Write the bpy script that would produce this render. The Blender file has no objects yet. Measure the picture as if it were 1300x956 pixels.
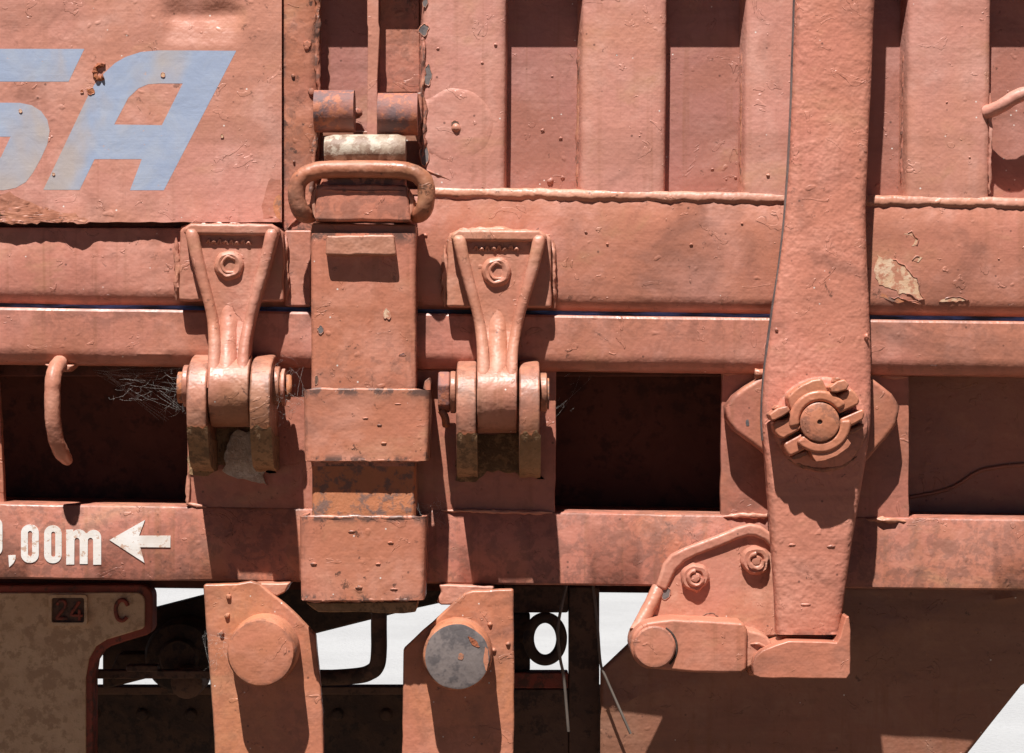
import bpy, bmesh, math, random
from mathutils import Vector, noise as mnoise
random.seed(7)
R = math.radians
scene = bpy.context.scene
COL = scene.collection

# ------------------------------------------------------------------ camera
# 1 mm in the plane of the wagon side = 1 pixel of the photograph; camera 3 m away
D = 3.0
cd = bpy.data.cameras.new("camera"); cam = bpy.data.objects.new("camera", cd); COL.objects.link(cam)
cam.location = (0, -D, 0); cam.rotation_euler = (R(90), 0, 0)
cd.sensor_width = 36; cd.lens = 36 * D / 1.3; cd.clip_start = 0.05; cd.clip_end = 3000
scene.camera = cam

# ------------------------------------------------------------------ light
SUN = Vector((0.27, 1.0, -2.15)).normalized()          # direction the light travels
elev = math.asin(-SUN.z)
world = bpy.data.worlds.new("World"); scene.world = world; world.use_nodes = True
wn = world.node_tree.nodes; wl = world.node_tree.links
sky = wn.new("ShaderNodeTexSky"); sky.sky_type = 'NISHITA'; sky.sun_disc = False
sky.sun_elevation = elev
sky.sun_rotation = math.atan2(-SUN.x, -SUN.y)
sky.air_density = 0.10; sky.dust_density = 0.05; sky.altitude = 1500
bg = wn["Background"]; bg.inputs[1].default_value = 0.05
wl.new(sky.outputs[0], bg.inputs[0])
sd = bpy.data.lights.new("sun", 'SUN'); sd.energy = 5.0; sd.angle = R(0.55); sd.color = (1.0, 0.975, 0.94)
so = bpy.data.objects.new("sun", sd); COL.objects.link(so)
so.rotation_euler = SUN.to_track_quat('-Z', 'Y').to_euler()
so.location = (-1, -5, 6)
vs = scene.view_settings
vs.view_transform = 'Standard'; vs.look = 'None'; vs.gamma = 1.0; vs.use_curve_mapping = False
vs.exposure = 0.79
scene.render.film_transparent = False
scene.cycles.max_bounces = 6; scene.cycles.diffuse_bounces = 4; scene.cycles.glossy_bounces = 2
scene.cycles.use_adaptive_sampling = True; scene.cycles.adaptive_threshold = 0.02
scene.cycles.use_denoising = True

# ------------------------------------------------------------------ node helper
class NT:
    def __init__(s, name):
        s.m = bpy.data.materials.new(name); s.m.use_nodes = True
        s.t = s.m.node_tree; s.n = s.t.nodes; s.l = s.t.links
        s.b = s.n["Principled BSDF"]
        s.pos = s.n.new("ShaderNodeNewGeometry").outputs["Position"]
    def set(s, sock, v):
        if isinstance(v, bpy.types.NodeSocket): s.l.new(v, sock)
        elif isinstance(v, tuple) and len(v) == 3 and sock.type == 'RGBA': sock.default_value = (*v, 1)
        else: sock.default_value = v
    def scaled(s, v, off=(0, 0, 0)):
        m = s.n.new("ShaderNodeMapping"); m.inputs["Scale"].default_value = v; m.inputs["Location"].default_value = off
        s.l.new(s.pos, m.inputs[0]); return m.outputs[0]
    def noise(s, scale, detail=3, rough=.55, vec=None, dist=0):
        n = s.n.new("ShaderNodeTexNoise"); n.inputs["Scale"].default_value = scale
        n.inputs["Detail"].default_value = detail; n.inputs["Roughness"].default_value = rough
        n.inputs["Distortion"].default_value = dist
        s.l.new(vec if vec else s.pos, n.inputs["Vector"]); return n.outputs[0]
    def voro(s, scale, feature='F1', vec=None, rnd=1):
        n = s.n.new("ShaderNodeTexVoronoi"); n.feature = feature; n.inputs["Scale"].default_value = scale
        n.inputs["Randomness"].default_value = rnd
        s.l.new(vec if vec else s.pos, n.inputs["Vector"]); return n
    def ramp(s, v, a, b, lo=0., hi=1.):
        n = s.n.new("ShaderNodeMapRange"); n.interpolation_type = 'SMOOTHSTEP'
        s.set(n.inputs[0], v); n.inputs[1].default_value = a; n.inputs[2].default_value = b
        n.inputs[3].default_value = lo; n.inputs[4].default_value = hi
        return n.outputs[0]
    def math(s, op, a, b=0., c=0.):
        n = s.n.new("ShaderNodeMath"); n.operation = op
        s.set(n.inputs[0], a); s.set(n.inputs[1], b); s.set(n.inputs[2], c); return n.outputs[0]
    def mix(s, f, a, b):
        n = s.n.new("ShaderNodeMix"); n.data_type = 'RGBA'
        s.set(n.inputs["Factor"], f)
        s.set(n.inputs["A"] if False else n.inputs[6], a); s.set(n.inputs[7], b); return n.outputs[2]
    def bump(s, h, dist, strength=1.):
        n = s.n.new("ShaderNodeBump"); n.inputs["Distance"].default_value = dist; n.inputs["Strength"].default_value = strength
        s.l.new(h, n.inputs["Height"]); return n.outputs[0]

def paint(name, base, warm, pale, rust=.35, lump=1., peel=1., streak=1., fine=1., crack=1., rough=.43, drip=.5, hammer=0., rustcol=(.10, .045, .03), seed=0., edge=0.):
    """old brushed oxide-red paint: patches, brush lines, runs, blisters, chips"""
    base, warm, pale = [(q[0], q[1] * .98, q[2] * .95) for q in (base, warm, pale)]
    t = NT(name)
    o = (seed, seed * .7, seed * 1.3)
    p1 = t.scaled((1, 1, 1), o)
    big = t.noise(3.2, 3, .6, p1, .6)
    med = t.noise(14, 4, .62, p1, .4)
    c = t.mix(t.ramp(big, .38, .62), base, warm)
    c = t.mix(t.math('MULTIPLY', t.ramp(med, .45, .78), .65), c, pale)
    mo = t.noise(48, 4, .7, t.scaled((1, 1, 1), (o[0] + 31, 5, 5)), .4)        # close mottling
    c = t.mix(t.math('MULTIPLY', t.ramp(mo, .52, .74), .34), c, tuple(x * .55 for x in warm))
    c = t.mix(t.math('MULTIPLY', t.ramp(mo, .44, .26), .30), c, pale)
    br = t.noise(1, 3, .75, t.scaled((7, 7, 150), o), .8)           # brush lines, nearly horizontal
    c = t.mix(t.math('MULTIPLY', t.ramp(br, .5, .75), .15 * streak), c, tuple(x * .62 for x in base))
    bd = t.noise(1, 3, .6, t.scaled((1.6, 1.6, 19), (o[0] + 2, 3, 4)), .5)      # long grimy bands along the steel
    c = t.mix(t.math('MULTIPLY', t.ramp(bd, .50, .70), .42 * streak), c, tuple(x * .60 for x in warm))
    if drip:                                                  # rain runs
        dr = t.noise(1, 3, .6, t.scaled((75, 75, 2.2), o))
        c = t.mix(t.math('MULTIPLY', t.math('MULTIPLY', t.ramp(dr, .52, .72), t.ramp(big, .62, .40)), .6 * drip), c, (.24, .095, .045))
    # yellowish bloom and grimy film, each with its own patches
    ye = t.noise(6.5, 4, .65, t.scaled((1, 1, 1.6), (o[0] + 3, 1, 5)), .8)
    c = t.mix(t.math('MULTIPLY', t.ramp(ye, .54, .74), .45), c, (.46, .24, .13))
    c = t.mix(t.math('MULTIPLY', t.ramp(ye, .47, .25), .62), c, (.20, .085, .06))
    # rust spots
    rs = t.noise(42, 5, .72, p1, .2)
    rmask = t.math('MULTIPLY', t.ramp(rs, .655 - .06 * rust, .71 - .06 * rust), t.ramp(big, .44, .58))
    c = t.mix(t.math('MULTIPLY', rmask, min(1., .5 + rust * .6)), c, rustcol)
    # specks
    v = t.voro(105, vec=p1)
    sc_ = t.n.new("ShaderNodeSeparateColor"); t.l.new(v.outputs["Color"], sc_.inputs[0])
    spd = t.math('MULTIPLY', t.ramp(v.outputs["Distance"], .22, .10), t.math('GREATER_THAN', sc_.outputs[0], .955))
    spl = t.math('MULTIPLY', t.ramp(v.outputs["Distance"], .14, .09), t.math('GREATER_THAN', sc_.outputs[1], .982))
    c = t.mix(t.math('MULTIPLY', spd, .7), c, (.09, .04, .03))
    c = t.mix(t.math('MULTIPLY', spl, .85), c, (.72, .66, .6))
    if edge:                                                  # paint worn off the arrises, in broken stretches
        pt = t.n.new("ShaderNodeNewGeometry").outputs["Pointiness"]
        em = t.math('MULTIPLY', t.ramp(pt, .515, .56), t.ramp(t.math('ADD', mo, t.math('MULTIPLY', rs, .5)), .70, .82))
        c = t.mix(t.math('MULTIPLY', em, edge), c, (.11, .062, .05))
    # flaked plates: step edge, thin dark line where the film has lifted
    pn = t.noise(24, 3, .62, t.scaled((1, 1, 1.15), (o[0] + 21, 2, 2)), 1.0)
    pl = t.ramp(pn, .64, .652)
    edge = t.math('MULTIPLY', t.ramp(t.math('ABSOLUTE', t.math('SUBTRACT', pn, .636)), .007, .002), t.ramp(med, .52, .60))
    c = t.mix(t.math('MULTIPLY', edge, .45 * crack), c, (.10, .045, .03))
    t.set(t.b.inputs["Base Color"], c)
    t.set(t.b.inputs["Roughness"], t.ramp(med, .3, .7, rough - .09, rough + .14))
    t.b.inputs["Specular IOR Level"].default_value = .45
    # relief
    h = t.math('MULTIPLY', t.noise(22, 2, .5, p1, .3), 1.15 * lump)
    h = t.math('ADD', h, t.math('MULTIPLY', t.noise(150, 1, .5, p1), .34 * fine))
    h = t.math('ADD', h, t.math('MULTIPLY', br, .10 * streak))
    bl = t.ramp(t.noise(62, 1, .5, t.scaled((1, 1, 1), (o[0] + 2, 6, 1))), .72 - .035 * peel, .80)
    h = t.math('ADD', h, t.math('MULTIPLY', t.math('MULTIPLY', bl, t.ramp(big, .44, .56)), 0.36 * peel))
    h = t.math('ADD', h, t.math('MULTIPLY', mo, .20 * fine))
    h = t.math('ADD', h, t.math('MULTIPLY', pl, .34 * peel))
    if hammer:
        h = t.math('ADD', h, t.math('MULTIPLY', t.math('MULTIPLY', t.noise(125, 1, .5, p1), 1.35 * hammer), t.ramp(med, .3, .62, .45, 1.)))
    t.set(t.b.inputs["Normal"], t.bump(h, .0016))
    return t.m

M = {}
M['board'] = paint('faded_red_paint', (.53, .240, .195), (.51, .225, .160), (.61, .33, .275), rust=.25, lump=.55, drip=.5, crack=.5, seed=0)
M['groove'] = paint('shade_toned_groove_paint', (.38, .165, .138), (.35, .145, .108), (.45, .22, .185), rust=.4, lump=.5, drip=.8, crack=.6, seed=2.2)  # darker, duller red: shading of the sunken groove floors put into the paint
M['beam'] = paint('red_beam_paint', (.49, .195, .148), (.44, .175, .115), (.57, .275, .22), rust=.35, lump=.5, drip=.9, crack=1.0, seed=3.1, edge=.45)
M['frame'] = paint('red_frame_paint', (.40, .150, .108), (.39, .148, .090), (.46, .20, .15), rust=.3, streak=.6, lump=.4, drip=.8, seed=5.7, edge=.45)
M['latch'] = paint('orange_red_paint', (.49, .185, .125), (.44, .165, .098), (.58, .275, .205), rust=.7, lump=.55, drip=.6, peel=1.1, seed=8.3, edge=.9)
M['lever'] = paint('rough_cast_paint', (.54, .208, .155), (.51, .20, .138), (.61, .28, .21), rust=.4, lump=.45, drip=.5, hammer=.6, crack=.4, seed=11.9, edge=.5)
M['hinge'] = paint('hinge_cast_paint', (.47, .195, .140), (.45, .19, .12), (.60, .33, .25), rust=.4, lump=.8, drip=.4, hammer=.3, crack=.3, seed=14.2)
M['lug'] = paint('stained_lug_paint', (.42, .175, .120), (.30, .135, .075), (.53, .28, .20), rust=1.1, lump=.9, drip=.8, hammer=.35, crack=.4, seed=41.3, edge=.5)
M['bracket'] = paint('orange_bracket_paint', (.46, .170, .108), (.46, .18, .095), (.54, .24, .168), rust=.35, lump=.5, drip=.5, hammer=.14, seed=17.6, edge=.5)
M['rough'] = paint('blistered_red_paint', (.43, .165, .12), (.41, .16, .095), (.54, .25, .185), rust=1.0, lump=1.1, drip=.5, peel=1.8, hammer=.3, seed=21.4, edge=.8)
M['weld'] = paint('painted_weld', (.48, .21, .15), (.47, .21, .135), (.60, .34, .265), rust=.5, lump=1.0, drip=0, hammer=.5, crack=.4, seed=25.)
M['handle'] = paint('worn_handle_paint', (.40, .140, .078), (.32, .130, .072), (.56, .29, .20), rust=1.8, lump=.9, drip=0, hammer=.2, seed=29., rustcol=(.13, .06, .035), edge=.6)
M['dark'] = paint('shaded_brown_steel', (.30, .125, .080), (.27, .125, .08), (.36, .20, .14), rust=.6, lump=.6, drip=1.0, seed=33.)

def metal_rust(name, c1, c2, c3, rough=.75, scale=1., b=1.):
    t = NT(name)
    n = t.noise(22 * scale, 4, .7, dist=.5); n2 = t.noise(70 * scale, 3, .7); n3 = t.noise(7 * scale, 3)
    c = t.mix(t.ramp(n, .38, .62), c1, c2)
    c = t.mix(t.ramp(t.math('ADD', n2, t.math('MULTIPLY', n3, .5)), .72, .88), c, c3)
    t.set(t.b.inputs["Base Color"], c); t.b.inputs["Roughness"].default_value = rough
    t.b.inputs["Specular IOR Level"].default_value = .35
    h = t.math('ADD', t.math('MULTIPLY', n, 1.2), t.math('MULTIPLY', n2, .7))
    t.set(t.b.inputs["Normal"], t.bump(h, .0015 * b)); return t.m
M['rust'] = metal_rust('rusty_barrel', (.30, .115, .085), (.16, .095, .095), (.42, .15, .085), .7)
M['rustbar'] = metal_rust('rusty_bar', (.42, .16, .075), (.46, .17, .08), (.20, .11, .085), .65)
M['bare'] = metal_rust('worn_bare_metal', (.36, .27, .20), (.22, .135, .095), (.46, .38, .30), .55, 1.1)
M['greyface'] = metal_rust('worn_grey_steel', (.15, .125, .12), (.19, .155, .145), (.10, .085, .085), .5, .7, .8)
M['tan'] = metal_rust('tan_cast_iron', (.66, .47, .30), (.59, .40, .25), (.47, .31, .19), .8, 1.1)
M['redrim'] = metal_rust('red_rim_paint', (.30, .07, .045), (.22, .06, .04), (.12, .05, .035), .7)
M['gear'] = metal_rust('dark_steel', (.055, .035, .028), (.085, .05, .035), (.035, .025, .022), .8)  # near-black base for the gear below the frame
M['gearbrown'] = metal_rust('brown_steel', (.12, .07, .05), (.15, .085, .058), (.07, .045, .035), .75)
M['web'] = metal_rust('shade_dark_web', (.10, .036, .024), (.13, .045, .03), (.07, .028, .02), .85, .6)  # shade inside the openings put into a very dark red
M['grease'] = metal_rust('dried_grease', (.25, .15, .078), (.33, .20, .11), (.15, .095, .055), .9, 1.3, 1.8)
M['crust'] = metal_rust('grey_dirt_crust', (.48, .40, .33), (.38, .30, .24), (.56, .49, .42), .95, 2., 2.)
M['chip'] = metal_rust('exposed_primer', (.54, .34, .21), (.60, .42, .29), (.42, .18, .11), .8, 1.3, .6)
M['rustchip'] = metal_rust('rust_chip', (.30, .09, .04), (.20, .065, .035), (.38, .13, .05), .85, 2., 2.)

M['fresh'] = metal_rust('fresh_red_scratch', (.58, .165, .11), (.52, .17, .11), (.46, .16, .11), .6, 1.4, .5)
def letter_mat(name, col, worn, under, amt):
    t = NT(name)
    n = t.noise(16, 6, .7, dist=.6); br = t.noise(1, 4, .75, t.scaled((7, 7, 150)), .8)
    c = t.mix(t.ramp(n, .40, .70), col, worn)
    c = t.mix(t.math('MULTIPLY', t.ramp(br, .5, .75), .12), c, tuple(x * .75 for x in col))
    sp = t.noise(85, 6, .75)
    c = t.mix(t.math('MULTIPLY', t.ramp(sp, .70 - amt, .74 - amt), .75), c, under)
    run = t.noise(3.5, 4, .6, t.scaled((1, 1, .55), (1, 2, 4.)), .9)
    c = t.mix(t.math('MULTIPLY', t.ramp(run, .53, .68), .6), c, (.46, .33, .22))
    t.set(t.b.inputs["Base Color"], c); t.b.inputs["Roughness"].default_value = .55
    h = t.math('ADD', t.math('MULTIPLY', t.noise(26, 4, .5, None, .3), .9), t.math('MULTIPLY', br, .08))
    t.set(t.b.inputs["Normal"], t.bump(h, .0016)); return t.m
M['blue'] = letter_mat('pale_blue_lettering', (.29, .345, .47), (.34, .38, .47), (.50, .33, .28), .055)
M['white'] = letter_mat('white_stencil_paint', (.74, .71, .68), (.68, .62, .56), (.46, .25, .15), .14)

def simple(name, col, rough=.7, spec=.3):
    t = NT(name)
    n = t.noise(30, 4); t.set(t.b.inputs["Base Color"], t.mix(t.ramp(n, .35, .65), col, tuple(x * .75 for x in col)))
    t.b.inputs["Roughness"].default_value = rough; t.b.inputs["Specular IOR Level"].default_value = spec; return t.m
t = NT('slit_sky_blue'); n = t.noise(1, 4, .6, t.scaled((9, 1, 60)))
t.set(t.b.inputs["Base Color"], t.mix(t.ramp(n, .36, .54), (.13, .24, .62), (.010, .013, .03))); M['slit_sky'] = t.m  # sky seen through the slit, painted blue in broken stretches
M['cob'] = simple('cobweb_silk', (.55, .53, .50), .7)
M['wire'] = simple('grey_wire', (.16, .13, .11), .6)

t = NT('pale_concrete_ground')
n = t.noise(1.5, 6, .6); n2 = t.noise(40, 4, .6)
c = t.mix(t.ramp(n, .35, .7), (.37, .37, .375), (.335, .335, .34)); c = t.mix(t.math('MULTIPLY', t.ramp(n2, .5, .75), .4), c, (.28, .28, .285))
t.set(t.b.inputs["Base Color"], c); t.b.inputs["Roughness"].default_value = .9
t.set(t.b.inputs["Normal"], t.bump(n2, .01)); M['ground'] = t.m

t = NT('brown_ballast')
v = t.voro(28); sc_ = t.n.new("ShaderNodeSeparateColor"); t.l.new(v.outputs["Color"], sc_.inputs[0])
t.set(t.b.inputs["Base Color"], t.mix(sc_.outputs[0], (.065, .045, .03), (.15, .10, .068))); t.b.inputs["Roughness"].default_value = .95
t.set(t.b.inputs["Normal"], t.bump(v.outputs["Distance"], -.02)); M['ballast'] = t.m

# ------------------------------------------------------------------ geometry helpers
def W(px, py, d, ref=None):
    """photograph pixel + depth in mm towards the camera -> metres; ref = depth of the face that was measured"""
    s = (D - (d if ref is None else ref) / 1000) / D
    return Vector(((px - 650) / 1000 * s, -d / 1000, (478 - py) / 1000 * s))

def tag(o, label=None, cat=None, group=None, kind=None):
    if label: o['label'] = label
    if cat: o['category'] = cat
    if group: o['group'] = group
    if kind: o['kind'] = kind
    return o
def thing(name, label, cat, px, py, d=0, group=None):
    o = bpy.data.objects.new(name, None); COL.objects.link(o); o.empty_display_size = .05
    o.location = W(px, py, d)
    return tag(o, label, cat, group)
def link(name, me, mat, parent=None, bevel=0, seg=3, smooth=True, angle=35, sub=0):
    o = bpy.data.objects.new(name, me); COL.objects.link(o)
    me.materials.clear(); me.materials.append(M[mat] if isinstance(mat, str) else mat)
    if smooth:
        me.polygons.foreach_set('use_smooth', [True] * len(me.polygons))
    if parent is not None:
        o.parent = parent
        off = Vector(parent.location); p = parent.parent
        while p is not None: off = off + Vector(p.location); p = p.parent
        o.location = -off
    if bevel:
        b = o.modifiers.new('bevel', 'BEVEL'); b.width = bevel / 1000; b.segments = seg; b.limit_method = 'ANGLE'
        b.angle_limit = R(angle); b.harden_normals = True; b.use_clamp_overlap = True
    elif smooth:
        me.set_sharp_from_angle(angle=R(angle + 5))
    if sub:
        b = o.modifiers.new('sub', 'SUBSURF'); b.levels = sub; b.render_levels = sub
    return o
def mesh_of(bm, name):
    bmesh.ops.recalc_face_normals(bm, faces=bm.faces)
    me = bpy.data.meshes.new(name); bm.to_mesh(me); bm.free(); return me

def roughen(pts, rough, step=14, closed=True):
    """resample an outline and wander it slightly, as old thick-painted steel does"""
    if not rough: return pts
    out = []; n = len(pts)
    for i in range(n if closed else n - 1):
        a = Vector((*pts[i], 0)); b = Vector((*pts[(i + 1) % n], 0)); L = (b - a).length
        k = max(1, int(L / step))
        nrm = Vector((-(b - a).y, (b - a).x, 0)).normalized() if L > 0 else Vector()
        for j in range(k):
            p = a.lerp(b, j / k)
            if j: p = p + nrm * mnoise.noise(Vector((p.x * .06, p.y * .06, 3.3))) * rough * 1.6 + nrm * random.uniform(-.3, .3) * rough
            out.append((p.x, p.y))
    if not closed: out.append(pts[-1])
    return out

def poly(name, pts, d1, d0, mat, parent=None, bevel=3, rough=0, seg=3, angle=35, step=14, dfun=None):
    """outline in photograph pixels at depth d1, extruded straight back to depth d0"""
    pts = roughen(pts, rough, step)
    bm = bmesh.new()
    f = [bm.verts.new(W(x, y, d1 + (dfun(x, y) if dfun else 0), d1)) for x, y in pts]
    b = [bm.verts.new(W(x, y, d0, d1)) for x, y in pts]
    n = len(pts)
    bm.faces.new(f); bm.faces.new(list(reversed(b)))
    for i in range(n):
        j = (i + 1) % n
        bm.faces.new((f[j], f[i], b[i], b[j]))
    return link(name, mesh_of(bm, name), mat, parent, bevel, seg, angle=angle)

def curve_poly(name, loops, d1, d0, mat, parent=None, bevel=0):
    """outline with holes"""
    cu = bpy.data.curves.new(name, 'CURVE'); cu.dimensions = '2D'; cu.fill_mode = 'BOTH'
    th = (d1 - d0) / 1000; cu.extrude = th / 2
    s = (D - d1 / 1000) / D
    for lp in loops:
        sp = cu.splines.new('POLY'); sp.points.add(len(lp) - 1); sp.use_cyclic_u = True
        for p, (x, y) in zip(sp.points, lp): p.co = ((x - 650) / 1000 * s, (478 - y) / 1000 * s, 0, 1)
    o = bpy.data.objects.new(name, cu)
    me = bpy.data.meshes.new_from_object(o); bpy.data.objects.remove(o); bpy.data.curves.remove(cu)
    for v in me.vertices: x, y, z = v.co; v.co = (x, -(d0 + d1) / 2000 - z, y)
    bm = bmesh.new(); bm.from_mesh(me); bpy.data.meshes.remove(me)
    bmesh.ops.remove_doubles(bm, verts=bm.verts, dist=1e-6)
    return link(name, mesh_of(bm, name), mat, parent, bevel, 2, smooth=bevel > 0)

def arc(cx, cy, r, a0, a1, n=16, ry=None):
    ry = r if ry is None else ry
    return [(cx + r * math.cos(R(a0 + (a1 - a0) * i / n)), cy - ry * math.sin(R(a0 + (a1 - a0) * i / n))) for i in range(n + 1)]

def lathe(name, cx, cy, prof, mat, parent=None, n=40, wob=0., ref=None, bevel=0):
    """prof: (radius, depth) from the front centre back; axis along the depth"""
    ref = max(p[1] for p in prof) if ref is None else ref
    bm = bmesh.new(); rings = []
    c = W(cx, cy, 0, ref)
    for r, d in prof:
        if r <= 1e-4: rings.append([bm.verts.new(W(cx, cy, d, ref))]); continue
        ring = []
        for i in range(n):
            a = 2 * math.pi * i / n
            rr = r * (1 + wob * mnoise.noise(Vector((math.cos(a) * 2 + cx, math.sin(a) * 2 + cy, d * .05))))
            ring.append(bm.verts.new(W(cx + rr * math.cos(a), cy + rr * math.sin(a), d, ref)))
        rings.append(ring)
    for A, B in zip(rings, rings[1:]):
        if len(A) == 1 and len(B) == 1: continue
        for i in range(n):
            j = (i + 1) % n
            if len(A) == 1: bm.faces.new((A[0], B[j], B[i]))
            elif len(B) == 1: bm.faces.new((A[i], A[j], B[0]))
            else: bm.faces.new((A[i], A[j], B[j], B[i]))
    if len(rings[-1]) > 1: bm.faces.new(list(reversed(rings[-1])))
    if len(rings[0]) > 1: bm.faces.new(rings[0])
    return link(name, mesh_of(bm, name), mat, parent, bevel, 3, angle=32)

def loft_x(name, xs, sec, mat, parent=None, ref=0, bevel=0, jit=0., cap=True, angle=40):
    """sec(x) -> closed section [(depth, py)]"""
    bm = bmesh.new(); rows = []
    for x in xs:
        row = []
        for k, (d, y) in enumerate(sec(x)):
            jd = jit * mnoise.noise(Vector((x * .011, k * .7, 1.7))) if jit else 0
            row.append(bm.verts.new(W(x, y + jd * .6, d + jd, ref)))
        rows.append(row)
    n = len(rows[0])
    for A, B in zip(rows, rows[1:]):
        for i in range(n):
            j = (i + 1) % n; bm.faces.new((A[i], A[j], B[j], B[i]))
    if cap: bm.faces.new(rows[0]); bm.faces.new(list(reversed(rows[-1])))
    return link(name, mesh_of(bm, name), mat, parent, bevel, 3, angle=angle)

def loft_z(name, ys, sec, mat, parent=None, ref=0, jit=0., angle=50):
    """sec(y) -> closed section [(px, depth)]"""
    bm = bmesh.new(); rows = []
    for y in ys:
        row = []
        for k, (x, d) in enumerate(sec(y)):
            jd = jit * mnoise.noise(Vector((y * .013, k * .9, 4.1 + x * .001))) if jit else 0
            row.append(bm.verts.new(W(x + jd * .5, y, d + jd, ref)))
        rows.append(row)
    n = len(rows[0])
    for A, B in zip(rows, rows[1:]):
        for i in range(n):
            j = (i + 1) % n; bm.faces.new((A[i], A[j], B[j], B[i]))
    bm.faces.new(rows[0]); bm.faces.new(list(reversed(rows[-1])))
    return link(name, mesh_of(bm, name), mat, parent, angle=angle)

def spline(pts, n=8, closed=False):
    out = []; P = [Vector(p) for p in pts]; m = len(P)
    for i in range(m if closed else m - 1):
        p0 = P[(i - 1) % m] if closed or i > 0 else P[0]; p1 = P[i]; p2 = P[(i + 1) % m]
        p3 = P[(i + 2) % m] if closed or i + 2 < m else P[-1]
        for k in range(n):
            t = k / n
            out.append(.5 * ((2 * p1) + (-p0 + p2) * t + (2 * p0 - 5 * p1 + 4 * p2 - p3) * t * t + (-p0 + 3 * p1 - 3 * p2 + p3) * t ** 3))
    if not closed: out.append(P[-1])
    return out

def tube(name, path, r, mat, parent=None, n=14, wob=0., closed=False, smooth_n=6, ref=None, rfun=None, freq=.12):
    """path: (px, py, depth); r in mm; a swept round bar or a lumpy weld bead"""
    ref = path[0][2] if ref is None else ref
    P = spline(path, smooth_n, closed) if smooth_n > 1 else [Vector(p) for p in path]
    pts = [W(p.x, p.y, p.z, ref) for p in P]
    bm = bmesh.new(); rows = []; m = len(pts); up = None
    for i in range(m):
        a = pts[(i - 1) % m] if closed or i > 0 else pts[0]; b = pts[(i + 1) % m] if closed or i < m - 1 else pts[-1]
        tg = (b - a).normalized()
        if up is None:
            up = tg.orthogonal().normalized()
        up = (up - tg * up.dot(tg)).normalized(); sd_ = tg.cross(up)
        row = []
        for k in range(n):
            an = 2 * math.pi * k / n
            rr = r * (rfun(i / (m - 1)) if rfun else 1)
            if wob: rr *= 1 + wob * mnoise.noise(Vector((P[i].x * freq, P[i].y * freq, k * .5 + P[i].z * freq)))
            row.append(bm.verts.new(pts[i] + (up * math.cos(an) + sd_ * math.sin(an)) * rr / 1000))
        rows.append(row)
    for i in range(m if closed else m - 1):
        A = rows[i]; B = rows[(i + 1) % m]
        for k in range(n): bm.faces.new((A[k], A[(k + 1) % n], B[(k + 1) % n], B[k]))
    if not closed:
        bm.faces.new(rows[0]); bm.faces.new(list(reversed(rows[-1])))
    return link(name, mesh_of(bm, name), mat, parent, angle=60)

def weld(path, r, parent, wob=.75, mat='weld', step=5, name='weld_bead'):
    """lumpy bead: path resampled every few mm with its own wander"""
    out = []
    for a, b in zip(path, path[1:]):
        a = Vector(a); b = Vector(b); k = max(1, int((b - a).length / step))
        for j in range(k):
            p = a.lerp(b, j / k); q = mnoise.noise(Vector((p.x * .05, p.y * .05, 7.))) * r * .35
            out.append((p.x + q, p.y + q, p.z))
    out.append(tuple(path[-1]))
    return tube(name, out, r, mat, parent, n=10, wob=wob * 1.25, smooth_n=1, freq=.22, rfun=lambda q: .25 + .75 * min(1., q * len(out) / 3, (1 - q) * len(out) / 3))

def box(name, x0, y0, x1, y1, d1, d0, mat, parent=None, bevel=3, rough=0, skew=(0, 0)):
    return poly(name, [(x0, y0), (x1, y0 + skew[1]), (x1 + skew[0], y1 + skew[1]), (x0 + skew[0], y1)], d1, d0, mat, parent, bevel, rough)

def chip(parent, cx, cy, rx, ry, d, mat='rustchip', seed=0, rim=True, rimmat='weld', n=18, elong=0):
    """a flaked spot: exposed patch with a curled paint lip round it"""
    pts = []
    for i in range(n):
        a = 2 * math.pi * i / n
        k = 1 + .45 * mnoise.noise(Vector((math.cos(a) * 1.4 + seed, math.sin(a) * 1.4, seed * 2.3)))
        pts.append((cx + rx * k * math.cos(a), cy + ry * k * math.sin(a) + elong * math.cos(a)))
    o = poly('exposed_patch', pts, d + .35, d - 1, mat, parent, bevel=0)
    if rim:
        tube('paint_lip', [(x, y, d + .3) for x, y in pts], min(.8, max(.35, min(rx, ry) * .10)), rimmat, parent, n=6, wob=.9, closed=True, smooth_n=2, ref=d, freq=.35)
    return o

def blister(parent, cx, cy, rx, ry, d, mat, seed=0, h=.45, n=14):
    rx *= .72; ry *= .72; h *= 1.3
    bm = bmesh.new(); rings = []
    for k, (q, z) in enumerate(((1.15, -.6), (1., .1), (.8, .75), (.45, 1.), (.0, .9))):
        ring = []
        for i in range(n):
            a = 2 * math.pi * i / n
            w = 1 + .5 * mnoise.noise(Vector((math.cos(a) * 1.5 + seed * 3.1, math.sin(a) * 1.5, seed)))
            low = .55 if (math.sin(a) > .35 and k in (2, 3)) else 1.
            ring.append((cx + rx * q * w * math.cos(a), cy + ry * q * w * math.sin(a), d + min(rx, ry) * h * z * low))
            if q == 0: break
        rings.append([bm.verts.new(W(x, y, z_, d)) for x, y, z_ in ring])
    for A, B in zip(rings, rings[1:]):
        for i in range(n):
            j = (i + 1) % n
            if len(B) == 1: bm.faces.new((A[i], A[j], B[0]))
            else: bm.faces.new((A[i], A[j], B[j], B[i]))
    return link('paint_blister', mesh_of(bm, 'paint_blister'), mat, parent, angle=50)

def xs_range(a, b, step): 
    n = max(1, int(round((b - a) / step))); return [a + (b - a) * i / n for i in range(n + 1)]

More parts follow.
